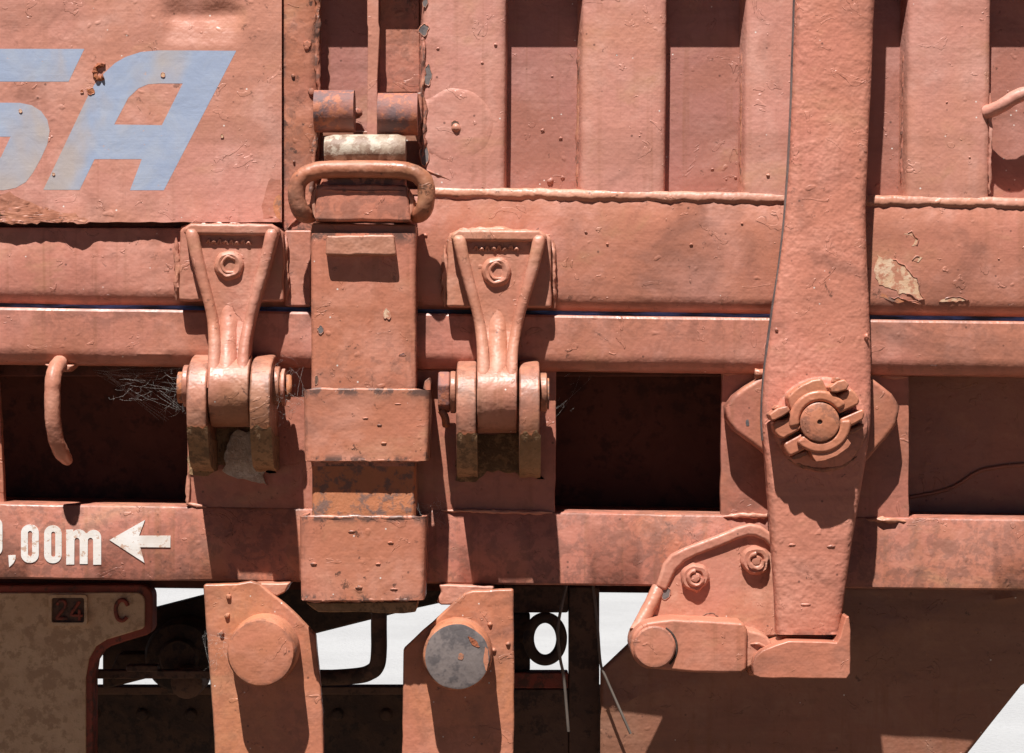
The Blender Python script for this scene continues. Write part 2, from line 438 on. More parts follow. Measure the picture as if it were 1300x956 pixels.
# ------------------------------------------------------------------ ground and the wagon's hidden mass
def flat(name, x0, y0, x1, y1, z, mat):
    bm = bmesh.new()
    for x, y in ((x0, y0), (x1, y0), (x1, y1), (x0, y1)): bm.verts.new((x, y, z))
    bm.faces.new(bm.verts)
    return tag(link(name, mesh_of(bm, name), mat, None, smooth=False), kind='structure')
flat('ground', -600, -400, 600, 1200, -1.30, 'ground')
flat('track_bed', -60, -60, 60, 3.6, -1.29, 'ballast')

# lines of the frame: everything dips a little to the right, as in the photograph
gap = lambda x: 387 + .0137 * x              # slit between side board and top rail
lowtop = lambda x: 640 + .0155 * x if x < 1000 else 655.5 + (x - 1000) * .013
lowbot = lambda x: 737 + .0115 * x

# ================================================================== underframe
uf = thing('underframe', 'red steel underframe of the freight wagon with rail, posts and white length mark', 'underframe', 650, 740)
def rail_sec(x):
    t0 = gap(x) + 2.6; b0 = 463 + .0125 * x
    return [(-70, t0 + 1), (-4, t0 + .5), (-1, t0 + 1.2), (1, t0 + 4), (1.5, b0 - 24), (.5, b0 - 16), (-4, b0 - 8), (-11, b0 - 2), (-20, b0), (-70, b0)]
loft_x('top_rail', xs_range(-260, 1560, 13), rail_sec, 'beam', uf, jit=.9, angle=25)
PD = -24         # post face
def low_sec(x):
    t0 = lowtop(x); b0 = lowbot(x)
    return [(-200, t0 + 1), (PD - 2, t0), (PD + 1.5, t0 + 1.5), (PD + 3, t0 + 4), (PD + 3, b0 - 3), (PD + 1, b0 - .5), (PD - 6, b0), (PD - 9, b0), (PD - 9, t0 + 10), (-200, t0 + 10)]
loft_x('lower_beam', xs_range(-260, 1560, 11), low_sec, 'frame', uf, jit=.8, angle=30)
# posts
poly('post', [(237, 452), (706, 460), (705, 652), (238, 645)], PD, PD - 12, 'frame', uf, 1.5, .8)
poly('post', [(916, 462), (1154, 466), (1154, 659), (915, 656)], PD, PD - 12, 'frame', uf, 1.5, .8)
poly('post', [(-90, 452), (-4, 452), (6, 642), (-90, 640)], PD - 30, PD - 44, 'frame', uf, 1.5, .8)
# webs behind the openings
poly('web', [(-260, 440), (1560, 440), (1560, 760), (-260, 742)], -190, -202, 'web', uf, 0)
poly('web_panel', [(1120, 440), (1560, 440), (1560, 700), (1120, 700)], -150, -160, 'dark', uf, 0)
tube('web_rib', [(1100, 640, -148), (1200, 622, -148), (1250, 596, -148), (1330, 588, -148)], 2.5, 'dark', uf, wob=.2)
weld([(918, 656, PD + 3), (945, 654.5, PD + 4), (985, 655.5, PD + 2)], 3.2, uf, 1.1)
weld([(1100, 659, PD + 3), (1130, 660, PD + 4.5), (1152, 662, PD + 2)], 3.2, uf, 1.1)
weld([(237, 640, PD + 2), (240, 600, PD + 2), (238, 640, PD + 2), (262, 643.5, PD + 3)], 2.6, uf)
weld([(560, 648, PD + 3), (702, 651, PD + 3)], 2.4, uf)
weld([(918, 482, PD + 1), (918, 474, PD + 2), (940, 473, PD + 1)], 3.2, uf)
weld([(1118, 478, PD), (1152, 479, PD + 1)], 3., uf)
# trunnion plate behind the lever
tp = [(967, 478), (947, 490), (931, 502), (921, 516), (922, 532), (932, 547), (967, 573), (1000, 604), (1035, 618), (1072, 606), (1102, 584), (1126, 556), (1139, 538), (1143, 516), (1133, 500), (1110, 482), (1060, 468), (1010, 468)]
poly('trunnion_plate', tp, 14, PD, 'frame', uf, 6, .5, seg=4, angle=50)
tube('weld_stud', [(958, 474, 8), (968, 475, 9), (974, 476, 8)], 6.5, 'bracket', uf, wob=.3)
chip(uf, 949, 537, 2, 4.5, 14.1, 'greyface', 2, rim=False)
# little ledges under the beam beside the pivot brackets
poly('ledge', [(322, 741), (368, 740), (362, 752), (352, 757), (330, 757)], PD + 34, PD - 10, 'weld', uf, 2.5, .6)
poly('ledge', [(557, 742), (628, 744), (620, 768), (560, 768), (554, 764), (560, 752)], PD + 16, PD - 10, 'weld', uf, 2.5, .6)
# the length mark
LD = PD + 3.9
def glyph(loops, mat='white', nm='character', d=LD): return curve_poly(nm, loops, d, d - 1.6, mat, uf)
def ring0(x0, x1, y0, y1, r):
    return [(x, y) for x, y in arc(x1 - r, y0 + r, r, 0, 90, 7)] + arc(x0 + r, y0 + r, r, 90, 180, 7) + arc(x0 + r, y1 - r, r, 180, 270, 7) + arc(x1 - r, y1 - r, r, 270, 360, 7)
glyph([ring0(-24, 3, 657, 706, 10), ring0(-15, -6, 665, 676, 4), ring0(-15, -6, 686, 698, 4)])
glyph([[(10.6, 705), (19.6, 704.6), (19.6, 710), (17, 715), (11.6, 720), (11, 712)]])
glyph([ring0(26.7, 49.2, 666, 714.5, 10.5), ring0(35.4, 40.8, 674, 706, 2.6)])
glyph([ring0(56, 78.2, 667, 715, 10.5), ring0(65, 70.2, 675, 707, 2.6)])
glyph([[(84, 672.4), (92.6, 672.2), (93, 676)] + arc(100, 682, 10, 130, 30, 6) + [(111, 677)] + arc(118.6, 682.5, 9.8, 140, 0, 10) + [(128.4, 716.8), (118.3, 717)] + [(118.2, 686)] + arc(114.8, 686, 3.3, 0, 180, 6) + [(111.2, 716), (101.2, 716)] + [(101.2, 686)] + arc(97.7, 686, 3.2, 0, 180, 6) + [(94.2, 716.6), (84, 716.8)]])
glyph([[(139, 685.6), (184, 660), (176.4, 680), (216.3, 680), (216.3, 695), (178, 694.6), (183.4, 714.6)]], nm='arrow')
# pockets that hold the latch bar
def pocket(x0, y0, x1, y1, dfront, name):
    d0 = PD
    o = None
    def sec(y):
        k = (y - y0) / (y1 - y0); a = x0 + 1.5 * k; b = x1 - 2.5 * k; r = 9; th = 6
        out = [(a, d0)]
        out += [(a + r - r * math.cos(R(q)), dfront - r + r * math.sin(R(q))) for q in range(0, 91, 18)]
        out += [(b - r + r * math.sin(R(q)), dfront - r + r * math.cos(R(q))) for q in range(0, 91, 18)]
        out += [(b, d0), (b - th, d0), (b - th, dfront - th), (a + th, dfront - th), (a + th, d0)]
        return out
    o = loft_z(name, xs_range(y0, y1, 8), sec, 'latch', uf, ref=dfront, jit=1.1, angle=40)
    weld([(x0 + 3, y0 + .5, dfront - 3.2), (x1 - 4, y0 + 1.5, dfront - 3.2)], 3.4, o, .25, 'latch')
    weld([(x0 + 4, y1, dfront - 3), (x0 + 40, y1 - 1, dfront - 3), (x1 - 6, y1 - 1, dfront - 3)], 2.6, o, .8, 'latch')
    return o
pk1 = pocket(385, 495, 546, 585, 66, 'latch_pocket')
poly('flare', [(537, 494), (539, 484), (545, 479), (547, 486), (546.5, 500)], 30, PD, 'latch', pk1, 1.5)
pk2 = pocket(380, 656, 541, 762, 68, 'latch_pocket')
poly('floor_plate', [(388, 765), (530, 764), (528, 777), (512, 779), (404, 777), (396, 772)], 54, PD, 'grease', pk2, 2, .8)

# ================================================================== left side board (with the blue letters)
lb = thing('left_side_board', 'red sheet-steel side board with large pale blue letters on it', 'side board', 180, 385)
def sheet_d(x, y):
    d = 0
    ex = max(0, min(1, (x - 198 - 4 * mnoise.noise(Vector((y * .06, 0, 2)))) / 26)) * max(0, min(1, (318 + 5 * mnoise.noise(Vector((y * .05, 3, 2))) - x) / 24)); ex = ex * ex * (3 - 2 * ex)
    if -40 < y < 66:
        if y < 18: k = max(0, (y + 40) / 58)
        else: k = max(0, 1 - (y - 18) / (9 + 32 * 1))
        if y < -8: k *= .35
        elif y < 18: k = .2 + .8 * ((y + 8) / 26) ** 1.2
        d -= 9.5 * ex * k * (1 + .18 * mnoise.noise(Vector((x * .05, y * .05, 6))))
    if y > 245:                                    # buckled, flaking lower edge
        w = (y - 245) / 38
        d += w * (2.0 * mnoise.noise(Vector((x * .03, 0, 5))) + 1.2 * mnoise.noise(Vector((x * .09, y * .05, 2))))
        d += 5 * w * math.exp(-((x - 95) / 18) ** 2) + 4 * w * math.exp(-((x - 345) / 14) ** 2) + 1.3 * w * max(0, mnoise.noise(Vector((x * .16, y * .14, 7))))
    d += 1.0 * mnoise.noise(Vector((x * .006, y * .006, 9)))
    return d
SD = 9
def heightfield(name, x0, x1, y0, y1, step, fn, d0, mat, parent, ref, edge=None):
    bm = bmesh.new(); X = xs_range(x0, x1, step); Y = xs_range(y0, y1, step); g_ = []
    for y in Y:
        g_.append([bm.verts.new(W(x, y + (edge(x) if edge and y == Y[-1] else 0), ref + fn(x, y), ref)) for x in X])
    for j in range(len(Y) - 1):
        for i in range(len(X) - 1): bm.faces.new((g_[j][i], g_[j][i + 1], g_[j + 1][i + 1], g_[j + 1][i]))
    bd = g_[0] + [r_[-1] for r_ in g_[1:]] + list(reversed(g_[-1][:-1])) + [r_[0] for r_ in reversed(g_[1:-1])]
    bk = [bm.verts.new((v.co.x, -d0 / 1000, v.co.z)) for v in bd]
    for i in range(len(bd)):
        j = (i + 1) % len(bd); bm.faces.new((bd[i], bd[j], bk[j], bk[i]))
    return link(name, mesh_of(bm, name), mat, parent, angle=45)
heightfield('sheet', -260, 357.5, -210, 282, 5, sheet_d, SD - 6, 'board', lb, SD,
            edge=lambda x: 1.6 * mnoise.noise(Vector((x * .05, 1, 1))) + (2.5 if 95 < x < 110 else 0))
# letters follow the sheet: thin paint film
def film(name, loops, mat, parent, d, lift=.7):
    o = curve_poly(name, loops, d, d - .2, mat, parent)
    bm = bmesh.new(); bm.from_mesh(o.data)
    bm.normal_update()
    ym = min(v.co.y for v in bm.verts)
    bmesh.ops.delete(bm, geom=[f for f in bm.faces if not all(abs(v.co.y - ym) < 1e-5 for v in f.verts)], context='FACES')
    for _ in range(4):
        es = [e for e in bm.edges if e.calc_length() > .009]
        if not es: break
        bmesh.ops.subdivide_edges(bm, edges=es, cuts=1, use_grid_fill=False)
        bmesh.ops.triangulate(bm, faces=bm.faces)
    s = (D - d / 1000) / D
    for v in bm.verts:
        px = v.co.x / s * 1000 + 650; py = 478 - v.co.z / s * 1000
        v.co.y = -(d + sheet_d(px, py) + .15) / 1000
    bm.normal_update(); bm.to_mesh(o.data); bm.free()
    o.data.polygons.foreach_set('use_smooth', [True] * len(o.data.polygons))
    return o
film('letter', [[(-70, 62), (107, 62), (87, 103.5), (-60, 103.5), (-66, 130)] + [(25, 130.5), (40, 133.5), (52, 141), (60, 152), (63, 166), (60, 183), (52, 201), (42, 219), (33, 231), (20, 238.5), (5, 241.5)] + [(-120, 241.5)],
                [(-80, 173.5), (13.5, 173.5), (1, 200), (-80, 200)]], 'blue', lb, SD)
film('letter', [[(300, 64.5), (208, 241.5), (165, 241.5), (180, 202), (120, 202), (101, 241), (55, 241), (110, 125), (120, 107), (132, 93), (146, 80), (160, 72), (179, 66), (201, 64)],
                [(145, 158), (205.5, 159), (232, 106), (201, 106), (188, 107), (176, 112), (163, 124)]], 'blue', lb, SD)
film('flaked_area', [roughen([(-40, 243), (0, 247), (12, 243), (26, 252), (50, 262), (66, 266), (84, 271), (96, 270), (112, 279), (108, 283), (80, 281), (40, 283), (-40, 283)], 3, 6)], 'rough', lb, SD)
film('flaked_area', [roughen([(332, 262), (338, 240), (344, 226), (356, 228), (357, 281), (346, 282), (334, 278)], 3, 5)], 'rough', lb, SD)
film('rust_patch', [roughen([(350, 250), (357, 246), (357, 280), (351, 276), (347, 264)], 2, 4)], 'rustbar', lb, SD + .2)
# flaked spots on the sheet
def cflake(cx, cy, r, d, parent):
    pts = [(cx + r * 1.0 * math.cos(R(a)), cy + r * 1.05 * math.sin(R(a)), d + 1.0) for a in range(60, 330, 27)]
    tube('rusty_flake', pts, r * .38, 'rustchip', parent, n=8, wob=1.0, smooth_n=3, freq=.3)
    tube('paint_lip', [(x - .5, y + r * .12, z + .8) for x, y, z in pts], r * .13, 'weld', parent, n=6, wob=.9, smooth_n=3, freq=.3)
cflake(128, 91, 8, SD - .6, lb)
chip(lb, 115, 116, 5, 4, SD - .1, seed=4); chip(lb, 104, 116, 1.8, 2.5, SD, seed=7)
for x, y, r_, sdx in ((207, 95, 2.6, 3), (26, 141, 2., 6), (282, 173, 1.8, 9), (68, 221, 1.6, 6)):
    chip(lb, x, y, r_, r_ * 1.2, SD + sheet_d(x, y) + .6, 'chip' if sdx % 3 == 0 else 'gearbrown', sdx)
def lbeam_sec(x):
    t0 = 288 + .004 * x; b0 = gap(x) - 1.2
    return [(-60, t0), (-6, t0), (-3, t0 + 1), (-2, t0 + 4), (-2, b0 - 22), (-3.5, b0 - 14), (-8, b0 - 6), (-15, b0 - 1), (-24, b0), (-60, b0)]
loft_x('lower_beam', xs_range(-260, 391, 13), lbeam_sec, 'beam', lb, jit=.8, angle=25)
poly('gap_backing', [(346, -210), (372, -210), (372, 292), (346, 292)], -12, -20, 'web', lb, 0)  # added dark strip that shuts out the sky between sheet and post
poly('gap_backing', [(-260, 270), (391, 270), (391, 300), (-260, 300)], -14, -24, 'web', lb, 0)

# ================================================================== post beside the latch
lp = thing('lock_post', 'narrow blistered red post with two rusty barrels beside the blue letters', 'post', 400, 385)
def strip_sec(y):
    return [(358.8, -50), (358.8, -3), (359.8, 0), (364, 1.5), (392, 1), (399, -1), (403, -6), (405, -14), (405, -50)]
loft_z('post_strip', xs_range(-210, 292, 9), strip_sec, 'rough', lp, jit=1.6)
box('foot_strip', 361, 292, 396, gap(380) - 3, 2, -50, 'beam', lp, 3, .6)
weld([(402, -60, -3), (404, 20, -2), (402, 70, -3), (405, 118, -2)], 3.2, lp, .9, 'rough')
weld([(400, 172, -2), (397, 215, -1), (392, 262, 0), (366, 290, 1)], 3.4, lp, .9, 'rough')
for x, y, r_ in ((389, 60, 4), (390, 56, 6), (395, 116, 5), (373, 205, 2), (372, 96, 3)): lathe('paint_blob', x, y, [(0, 4), (r_ * .7, 3), (r_, 0), (r_, -3)], 'rough', lp, n=12, wob=.3)
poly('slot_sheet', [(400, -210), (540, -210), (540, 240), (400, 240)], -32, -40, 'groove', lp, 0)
loft_x('barrel', xs_range(399.5, 450, 6), lambda x: [(18 + 27 * math.cos(R(a)), 141 - 27 * math.sin(R(a))) for a in range(0, 360, 15)], 'rust', lp, ref=20, jit=.8)
loft_x('barrel', xs_range(480, 530.5, 6), lambda x: [(18 + 26 * math.cos(R(a)), 145 - 27 * math.sin(R(a))) for a in range(0, 360, 15)], 'rust', lp, ref=20, jit=.8)
loft_x('barrel_pin', [446, 452, 456, 459, 460], lambda x: [(-18 + (8 - max(0, x - 455)) * math.cos(R(a)), 143 - (8 - max(0, x - 455)) * math.sin(R(a))) for a in range(0, 360, 24)], 'rough', lp, ref=-18)
poly('barrel_lug', [(528, 117), (536, 116), (537, 150), (530, 168)], 8, -44, 'rough', lp, 3)
poly('slot_plate', [(484, -210), (530, -210), (533, 55), (533, 118), (482, 118), (482, -210)], -22, -34, 'rough', lp, 2, .5)
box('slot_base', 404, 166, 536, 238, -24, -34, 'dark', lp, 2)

# ================================================================== right, ribbed side board
rb = thing('ribbed_side_board', 'red corrugated side board with tall vertical ribs right of the latch', 'side board', 900, 392)
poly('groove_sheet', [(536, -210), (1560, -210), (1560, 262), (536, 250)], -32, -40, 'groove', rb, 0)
def rib(x0, x1, lean=-.012):
    def sec(y):
        k = lean * y; a = x0 + k; b = x1 + k
        pts = [(a - 5, -34), (a - 3, -22), (a - 1, -13), (a + .5, -6), (a + 3, -2), (a + 8, -.2), (a + 16, .4), ((a + b) / 2, .8),
               (b - 16, .4), (b - 8, -.2), (b - 3, -2), (b - .5, -6), (b, -13), (b + 1, -22), (b + 2, -34)]
        return pts
    return loft_z('rib', xs_range(-210, 252, 12), sec, 'board', rb, jit=1.0)
rib(536, 643, -.008); rib(739, 847); rib(947, 1052); rib(1153, 1259); rib(1360, 1465)
top_y = lambda x: 236 + .0193 * (x - 550)
def bead_sec(x):
    t0 = top_y(x); q = 2.4 * mnoise.noise(Vector((x * .03, 2, 0))) + 2.0 * mnoise.noise(Vector((x * .11, 5, 0)))
    return [(-40, t0 + .5), (-2, t0 + .5 + q * .5), (.2 + q * .6, t0 + 1.5 + q * .6), (1.8 + q * .6, t0 + 5 + q * .6), (3 + q * .5, t0 + 9 + q), (2.6 + q * .3, t0 + 11.5 + q * 1.3), (.6, t0 + 13.5 + q * 1.5), (-1, t0 + 18), (-40, t0 + 18)]
loft_x('weld_bead', xs_range(536, 1560, 5), bead_sec, 'weld', rb, angle=60)
def rbeam_sec(x):
    t0 = top_y(x) + 11; b0 = gap(x) - 1.2
    return [(-60, t0), (-4, t0), (-1, t0 + 1), (0, t0 + 3), (.5, t0 + 40), (0, b0 - 23), (-1.5, b0 - 15), (-6, b0 - 7), (-13, b0 - 1.5), (-22, b0), (-60, b0)]
loft_x('lower_beam', xs_range(500, 1560, 13), rbeam_sec, 'beam', rb, jit=.9, angle=25)
# smooth weld spot on the first rib
lathe('repair_spot', 578, 160, [(0, 1.7), (34, 1.6), (42, 1.2), (48, .5), (52, -1.5)], 'board', rb, n=40, wob=.06)
chip(rb, 578, 157, 5, 4, 1.7, 'gearbrown', 3); lathe('blob', 579, 162, [(0, 6), (3, 5), (6, 2), (6.5, 0)], 'weld', rb, n=12, wob=.3)
# peeled patches and blobs on the beam
def scrape(pts, d, mat, seed):
    random.seed(seed); q = roughen(pts, 2.6, 4)
    poly('exposed_patch', q, d + .3, d - 1, mat, rb, 0)
    half_ = q[len(q) // 8: len(q) * 5 // 8]
    tube('paint_lip', [(x, y, d + .4) for x, y in half_], .8, 'beam', rb, n=6, wob=1., smooth_n=1, ref=d, freq=.4)
scrape([(1113, 323), (1126, 324), (1138, 330), (1151, 341), (1164, 353), (1173, 379), (1166, 381), (1151, 373), (1141, 374), (1132, 367), (1116, 362), (1111, 352)], .7, 'chip', 3)
scrape([(1158, 330), (1163, 325), (1171, 327), (1166, 333)], .7, 'chip', 5)
scrape([(1147, 297), (1158, 293), (1166, 303), (1164, 311), (1157, 313), (1162, 304), (1156, 299)], .7, 'chip', 7)
scrape([(1120, 372), (1140, 377), (1162, 382), (1170, 386), (1140, 385), (1116, 378)], .3, 'rustbar', 8)
scrape([(1192, 383), (1204, 378), (1218, 377), (1230, 381), (1214, 384)], 0, 'chip', 9)
for x, y, r_ in ((771, 310, 2.6), (744, 295, 2.6), (877, 311, 3.4), (654, 293, 2.4), (540, 299, 4), (942, 284, 2.4), (1268, 329, 2)):
    blister(rb, x, y, r_, r_, .4, 'beam', x * .37, .6)
for x, y, r_ in ((975, 223, 4), (1231, 200, 2.6), (1202, 130, 2), (612, 80, 3), (629, 57, 3.4), (812, 173, 2), (556, 62, 3.4)):
    blister(rb, x, y, r_ * .9, r_ * .9, .6, 'board', x * .37, .55)
for x, y, r_ in ((689, 166, 5), (712, 176, 5), (698, 231, 9), (714, 226, 5), (904, 215, 4), (934, 226, 4), (922, 228, 2.6), (701, 97, 2.6)):
    blister(rb, x, y, r_ * .75, r_ * .8, -32, 'groove', x * .37, .5)
weld([(735, 60, -20), (735, 140, -20), (733, 236, -20)], 2.6, rb, .9, 'rough')
weld([(943, 60, -20), (942, 150, -20), (941, 240, -20)], 2.2, rb, .9, 'rough')
weld([(1149, 60, -20), (1147, 150, -20), (1146, 246, -20)], 2.8, rb, .9, 'rough')
weld([(1257, 118, -2), (1258, 170, -3), (1256, 246, -3)], 2.2, rb, .9, 'board')
weld([(537, 40, -2), (538, 100, -1), (535, 120, 0), (540, 135, 0), (536, 200, 0)], 3.2, rb, .9, 'rough')
weld([(536, 214, 0), (560, 224, .5), (572, 229, .5)], 1.6, rb, .9, 'rough')
chip(rb, 539, 197, 6, 13, .4, 'greyface', 2.2); chip(rb, 543, 95, 5, 12, 0, 'greyface', 5.2); chip(rb, 538, 38, 6, 7, 0, 'greyface', 7.7); chip(rb, 540, 4, 3, 5, 0, 'greyface', 9.7)
# overhanging top member above the picture: shades the heads of the grooves
loft_x('top_chord', xs_range(-260, 1560, 60), lambda x: [(-60, -210), (6, -210), (6, -26), (3, -22), (-60, -22)], 'beam', rb)

# hidden body of the wagon: floor and far side, for the shade they throw
wb = bpy.data.objects.new('wagon_body', None); COL.objects.link(wb); wb.location = W(650, 400, -400); tag(wb, kind='structure')
def wbox(name, a, b, mat, parent):
    bm = bmesh.new(); v = [bm.verts.new((x, y, z)) for x in (a[0], b[0]) for y in (a[1], b[1]) for z in (a[2], b[2])]
    for f in ((0, 1, 3, 2), (4, 6, 7, 5), (0, 4, 5, 1), (2, 3, 7, 6), (0, 2, 6, 4), (1, 5, 7, 3)): bm.faces.new([v[i] for i in f])
    return link(name, mesh_of(bm, name), mat, parent, 2, 2)
wbox('floor', (-6, .085, .0), (6, 2.7, .06), 'web', wb)
wbox('far_wall', (-6, 2.62, .062), (6, 2.7, .75), 'beam', wb)

# added blue strip, standing in for sky seen through the slit
ts = poly('slit_sky_strip', [(-260, 377), (1560, 402), (1560, 420), (-260, 395)], -15, -18, 'slit_sky', None, 0)
tag(ts, 'thin strip of blue liner added for the sky showing in the slit below the side boards', 'backdrop')

# ================================================================== hinges
def interp(tab, y):
    for (x0, y0), (x1, y1) in zip(tab, tab[1:]):
        if y0 <= y <= y1: return x0 + (x1 - x0) * (y - y0) / (y1 - y0)
    return tab[-1][0]
def make_hinge(ox, oy, label, pale):
    h = thing('hinge', label, 'hinge', 632 + ox, 600 + oy, 20, 'strap hinges of the side boards')
    X = lambda pts: [(x + ox, y + oy) for x, y in pts]
    bp = poly('backing_plate', X([(568, 300), (574, 295), (694, 297), (700, 302), (700, 391), (567, 390)]), 22, -6, 'hinge', h, 4, .8)
    weld([(564 + ox, 310 + oy, 4), (566 + ox, 350 + oy, 6), (564 + ox, 389 + oy, 3)], 4, bp, 1., 'hinge')
    weld([(703 + ox, 306 + oy, 4), (702 + ox, 350 + oy, 6), (704 + ox, 391 + oy, 3)], 4, bp, 1., 'hinge')
    weld([(570 + ox, 297 + oy, 3), (630 + ox, 293 + oy, 5), (698 + ox, 299 + oy, 3)], 5, bp, .6, 'hinge')
    # dished strap: thick V with a sunk field
    OL = [(573, 299), (582, 338), (601, 404), (605.5, 440), (606, 500)]; IL = [(590, 299), (598, 340), (614, 402), (620, 430), (622, 465), (621, 500)]
    OR = [(694, 300), (685, 338), (665, 404), (657.5, 440), (656.5, 500)]; IR = [(677, 300), (668, 342), (652, 402), (646, 430), (642, 465), (643, 500)]
    tx = lambda tab, y: sum(interp(tab, min(max(y + k, tab[0][1]), tab[-1][1])) for k in (-14, -7, 0, 7, 14)) / 5
    lift = lambda y: max(0, y - 415) * .36 + .6 * mnoise.noise(Vector((y * .08, ox, 1)))
    st = loft_z('strap', xs_range(296 + oy, 500 + oy, 8), lambda y: [(tx(OL, y - oy) + ox + 2, 6), (tx(OL, y - oy) + ox + 2, 37 + lift(y - oy)), (tx(OR, y - oy) + ox - 2, 37 + lift(y - oy)), (tx(OR, y - oy) + ox - 2, 6)], 'hinge', h, ref=38)
    def rimbar(O_, I_):
        sg = 1 if O_[0][0] < I_[0][0] else -1
        def sec(y):
            o_ = tx(O_, y) + ox; i_ = tx(I_, y) + ox; d = 50 + lift(y) - max(0, 306 - y) * .5
            return [(o_, 20), (o_, d - 6), (o_ + 1.4 * sg, d - 2.2), (o_ + 4.6 * sg, d), (i_ - 4.6 * sg, d), (i_ - 1.4 * sg, d - 2.2), (i_, d - 6), (i_, 20)]
        loft_z('rim', [y + oy for y in xs_range(298, 500, 6)], lambda y: sec(y - oy), 'hinge', st, ref=48, jit=.9, angle=70)
    rimbar(OL, IL); rimbar(OR, IR)
    poly('rim', X([(572, 297), (582, 291), (685, 292), (695, 298), (694, 307), (573, 306)]), 46, 12, 'hinge', st, 5, .5, seg=4)
    # rounded throat between the ribs
    tube('throat', [(632 + ox, 380 + oy, 20), (632 + ox, 412 + oy, 28), (632 + ox, 450 + oy, 43), (632 + ox, 490 + oy, 62), (632 + ox, 520 + oy, 58)], 13.5, 'hinge', st, n=18, wob=.1)
    # foundry mark: round boss with a C and a row of worn cast letters
    lathe('boss', 630 + ox, 345 + oy, [(0, 40), (8, 40), (10, 42), (14, 43), (17, 41.5), (19, 38.5), (19, 34)], 'hinge', st, n=28, wob=.12)
    tube('cast_mark', [(638 + ox, 337 + oy, 40), (629 + ox, 334 + oy, 41), (622 + ox, 343 + oy, 41), (626 + ox, 353 + oy, 41), (636 + ox, 354 + oy, 40)], 2.4, 'hinge', st, n=8, wob=.4)
    for k, x in enumerate((604, 611, 618, 626, 633, 640, 648, 655)):
        tube('cast_mark', [(x + ox - 2, 316 + oy + (k % 3), 37.5), (x + ox + 1, 312 + oy + (k % 2) * 3, 39.5), (x + ox + 3, 318 + oy, 37.5)], 1.5 + .5 * (k % 2), 'hinge', st, n=7, wob=.6)
    # knuckle: strap end rolled round the pin
    cyl = lambda r, cd_, cy: [(cd_ + r * math.cos(R(a)), cy + oy - r * math.sin(R(a))) for a in range(0, 360, 12)]
    kn = loft_x('knuckle', xs_range(605.5 + ox, 656.5 + ox, 6), lambda x: cyl(46, 37, 505), 'lug', h, ref=70, jit=1.2, bevel=2, angle=50)
    # fork lugs either side
    def lug(xa, xb, sk):
        prof = [(PD, 458), (14, 458), (34, 461), (58, 469), (74, 484), (83, 504), (84, 525), (80, 546), (70, 568), (57, 588), (44, 599), (8, 605), (PD, 605)]
        lo = [p for p in prof if p[1] >= 540]
        L = loft_x('fork_lug', [xa + ox, (xa + xb) / 2 + ox, xb + ox], lambda x: [(d, y + oy) for d, y in prof], 'lug', h, ref=60, bevel=3, angle=45)
        loft_x('grease', xs_range(xa + ox + .5, xb + ox + 1.5, 3), lambda x: [(d + 1.2 + .8 * mnoise.noise(Vector((x * .3, y * .1, 0))), y + oy + 1.5 + ((9 if y < 575 else 2.5) * mnoise.noise(Vector((x * .13, 1, y * .1))))) for d, y in [(80, 548), (75, 560), (66, 576), (57, 590), (44, 600), (8, 607), (PD, 606.5), (PD, 566), (30, 562)]], 'grease', L, ref=60)
        return L
    lug(579.5, 604.5, 0); lug(659, 685, 0)
    pn = loft_x('pin', xs_range(566 + ox, 697 + ox, 20), lambda x: [(24 + 20 * math.cos(R(a)), 500 + oy - 20 * math.sin(R(a))) for a in range(0, 360, 15)], 'rustbar', h, ref=30)
    loft_x('washer', [686 + ox, 694.5 + ox], lambda x: [(24 + 25 * math.cos(R(a)), 498 + oy - 25 * math.sin(R(a))) for a in range(0, 360, 12)], 'lug', h, ref=40, bevel=1.5)
    loft_x('washer', [571.5 + ox, 578.5 + ox], lambda x: [(24 + 27 * math.cos(R(a)), 498 + oy - 27 * math.sin(R(a))) for a in range(0, 360, 12)], 'lug', h, ref=40, bevel=1.5)
    # greasy dirt on the post behind the knuckle
    poly('grease_patch', X(roughen([(600, 552), (662, 550), (664, 596), (690, 608), (660, 604), (640, 600), (618, 598), (604, 612), (578, 610), (580, 560)], 3, 6)), PD + 1.6, PD - 2, 'grease', h, .6)
    return h
h1 = make_hinge(0, 0, 'strap hinge with a hexagon nut, between the latch and the square dark opening', 0)
loft_x('hex_nut', [556, 571], lambda x: [(24 + 29 * math.cos(R(a)), 498 - 27 * math.sin(R(a))) for a in range(20, 380, 60)], 'rust', h1, ref=40, bevel=2.5)
tube('split_pin', [(560, 520, 30), (565, 530, 28), (566, 540, 20)], 5, 'rustbar', h1)
h2 = make_hinge(-340, -8, 'strap hinge with cobwebs and grey dirt, left of the latch', 1)
loft_x('washer', [356.5, 361], lambda x: [(24 + 24 * math.cos(R(a)), 492 - 24 * math.sin(R(a))) for a in range(0, 360, 15)], 'hinge', h2, ref=40, bevel=1)
tube('split_pin', [(366, 478, 22), (367, 492, 30), (365, 506, 26)], 4.5, 'rustbar', h2)

crust = poly('dirt_crust', roughen([(290, 560), (300, 545), (322, 548), (330, 570), (345, 590), (332, 604), (338, 618), (318, 612), (295, 606), (281, 598), (286, 590), (284, 582)], 3, 5), PD + 22, PD, 'crust', None, 2, dfun=lambda x, y: -abs(y - 580) * .45 + 5 * mnoise.noise(Vector((x * .12, y * .12, 1))))
tag(crust, 'torn grey crust of dirt below the knuckle of the left hinge', 'dirt')

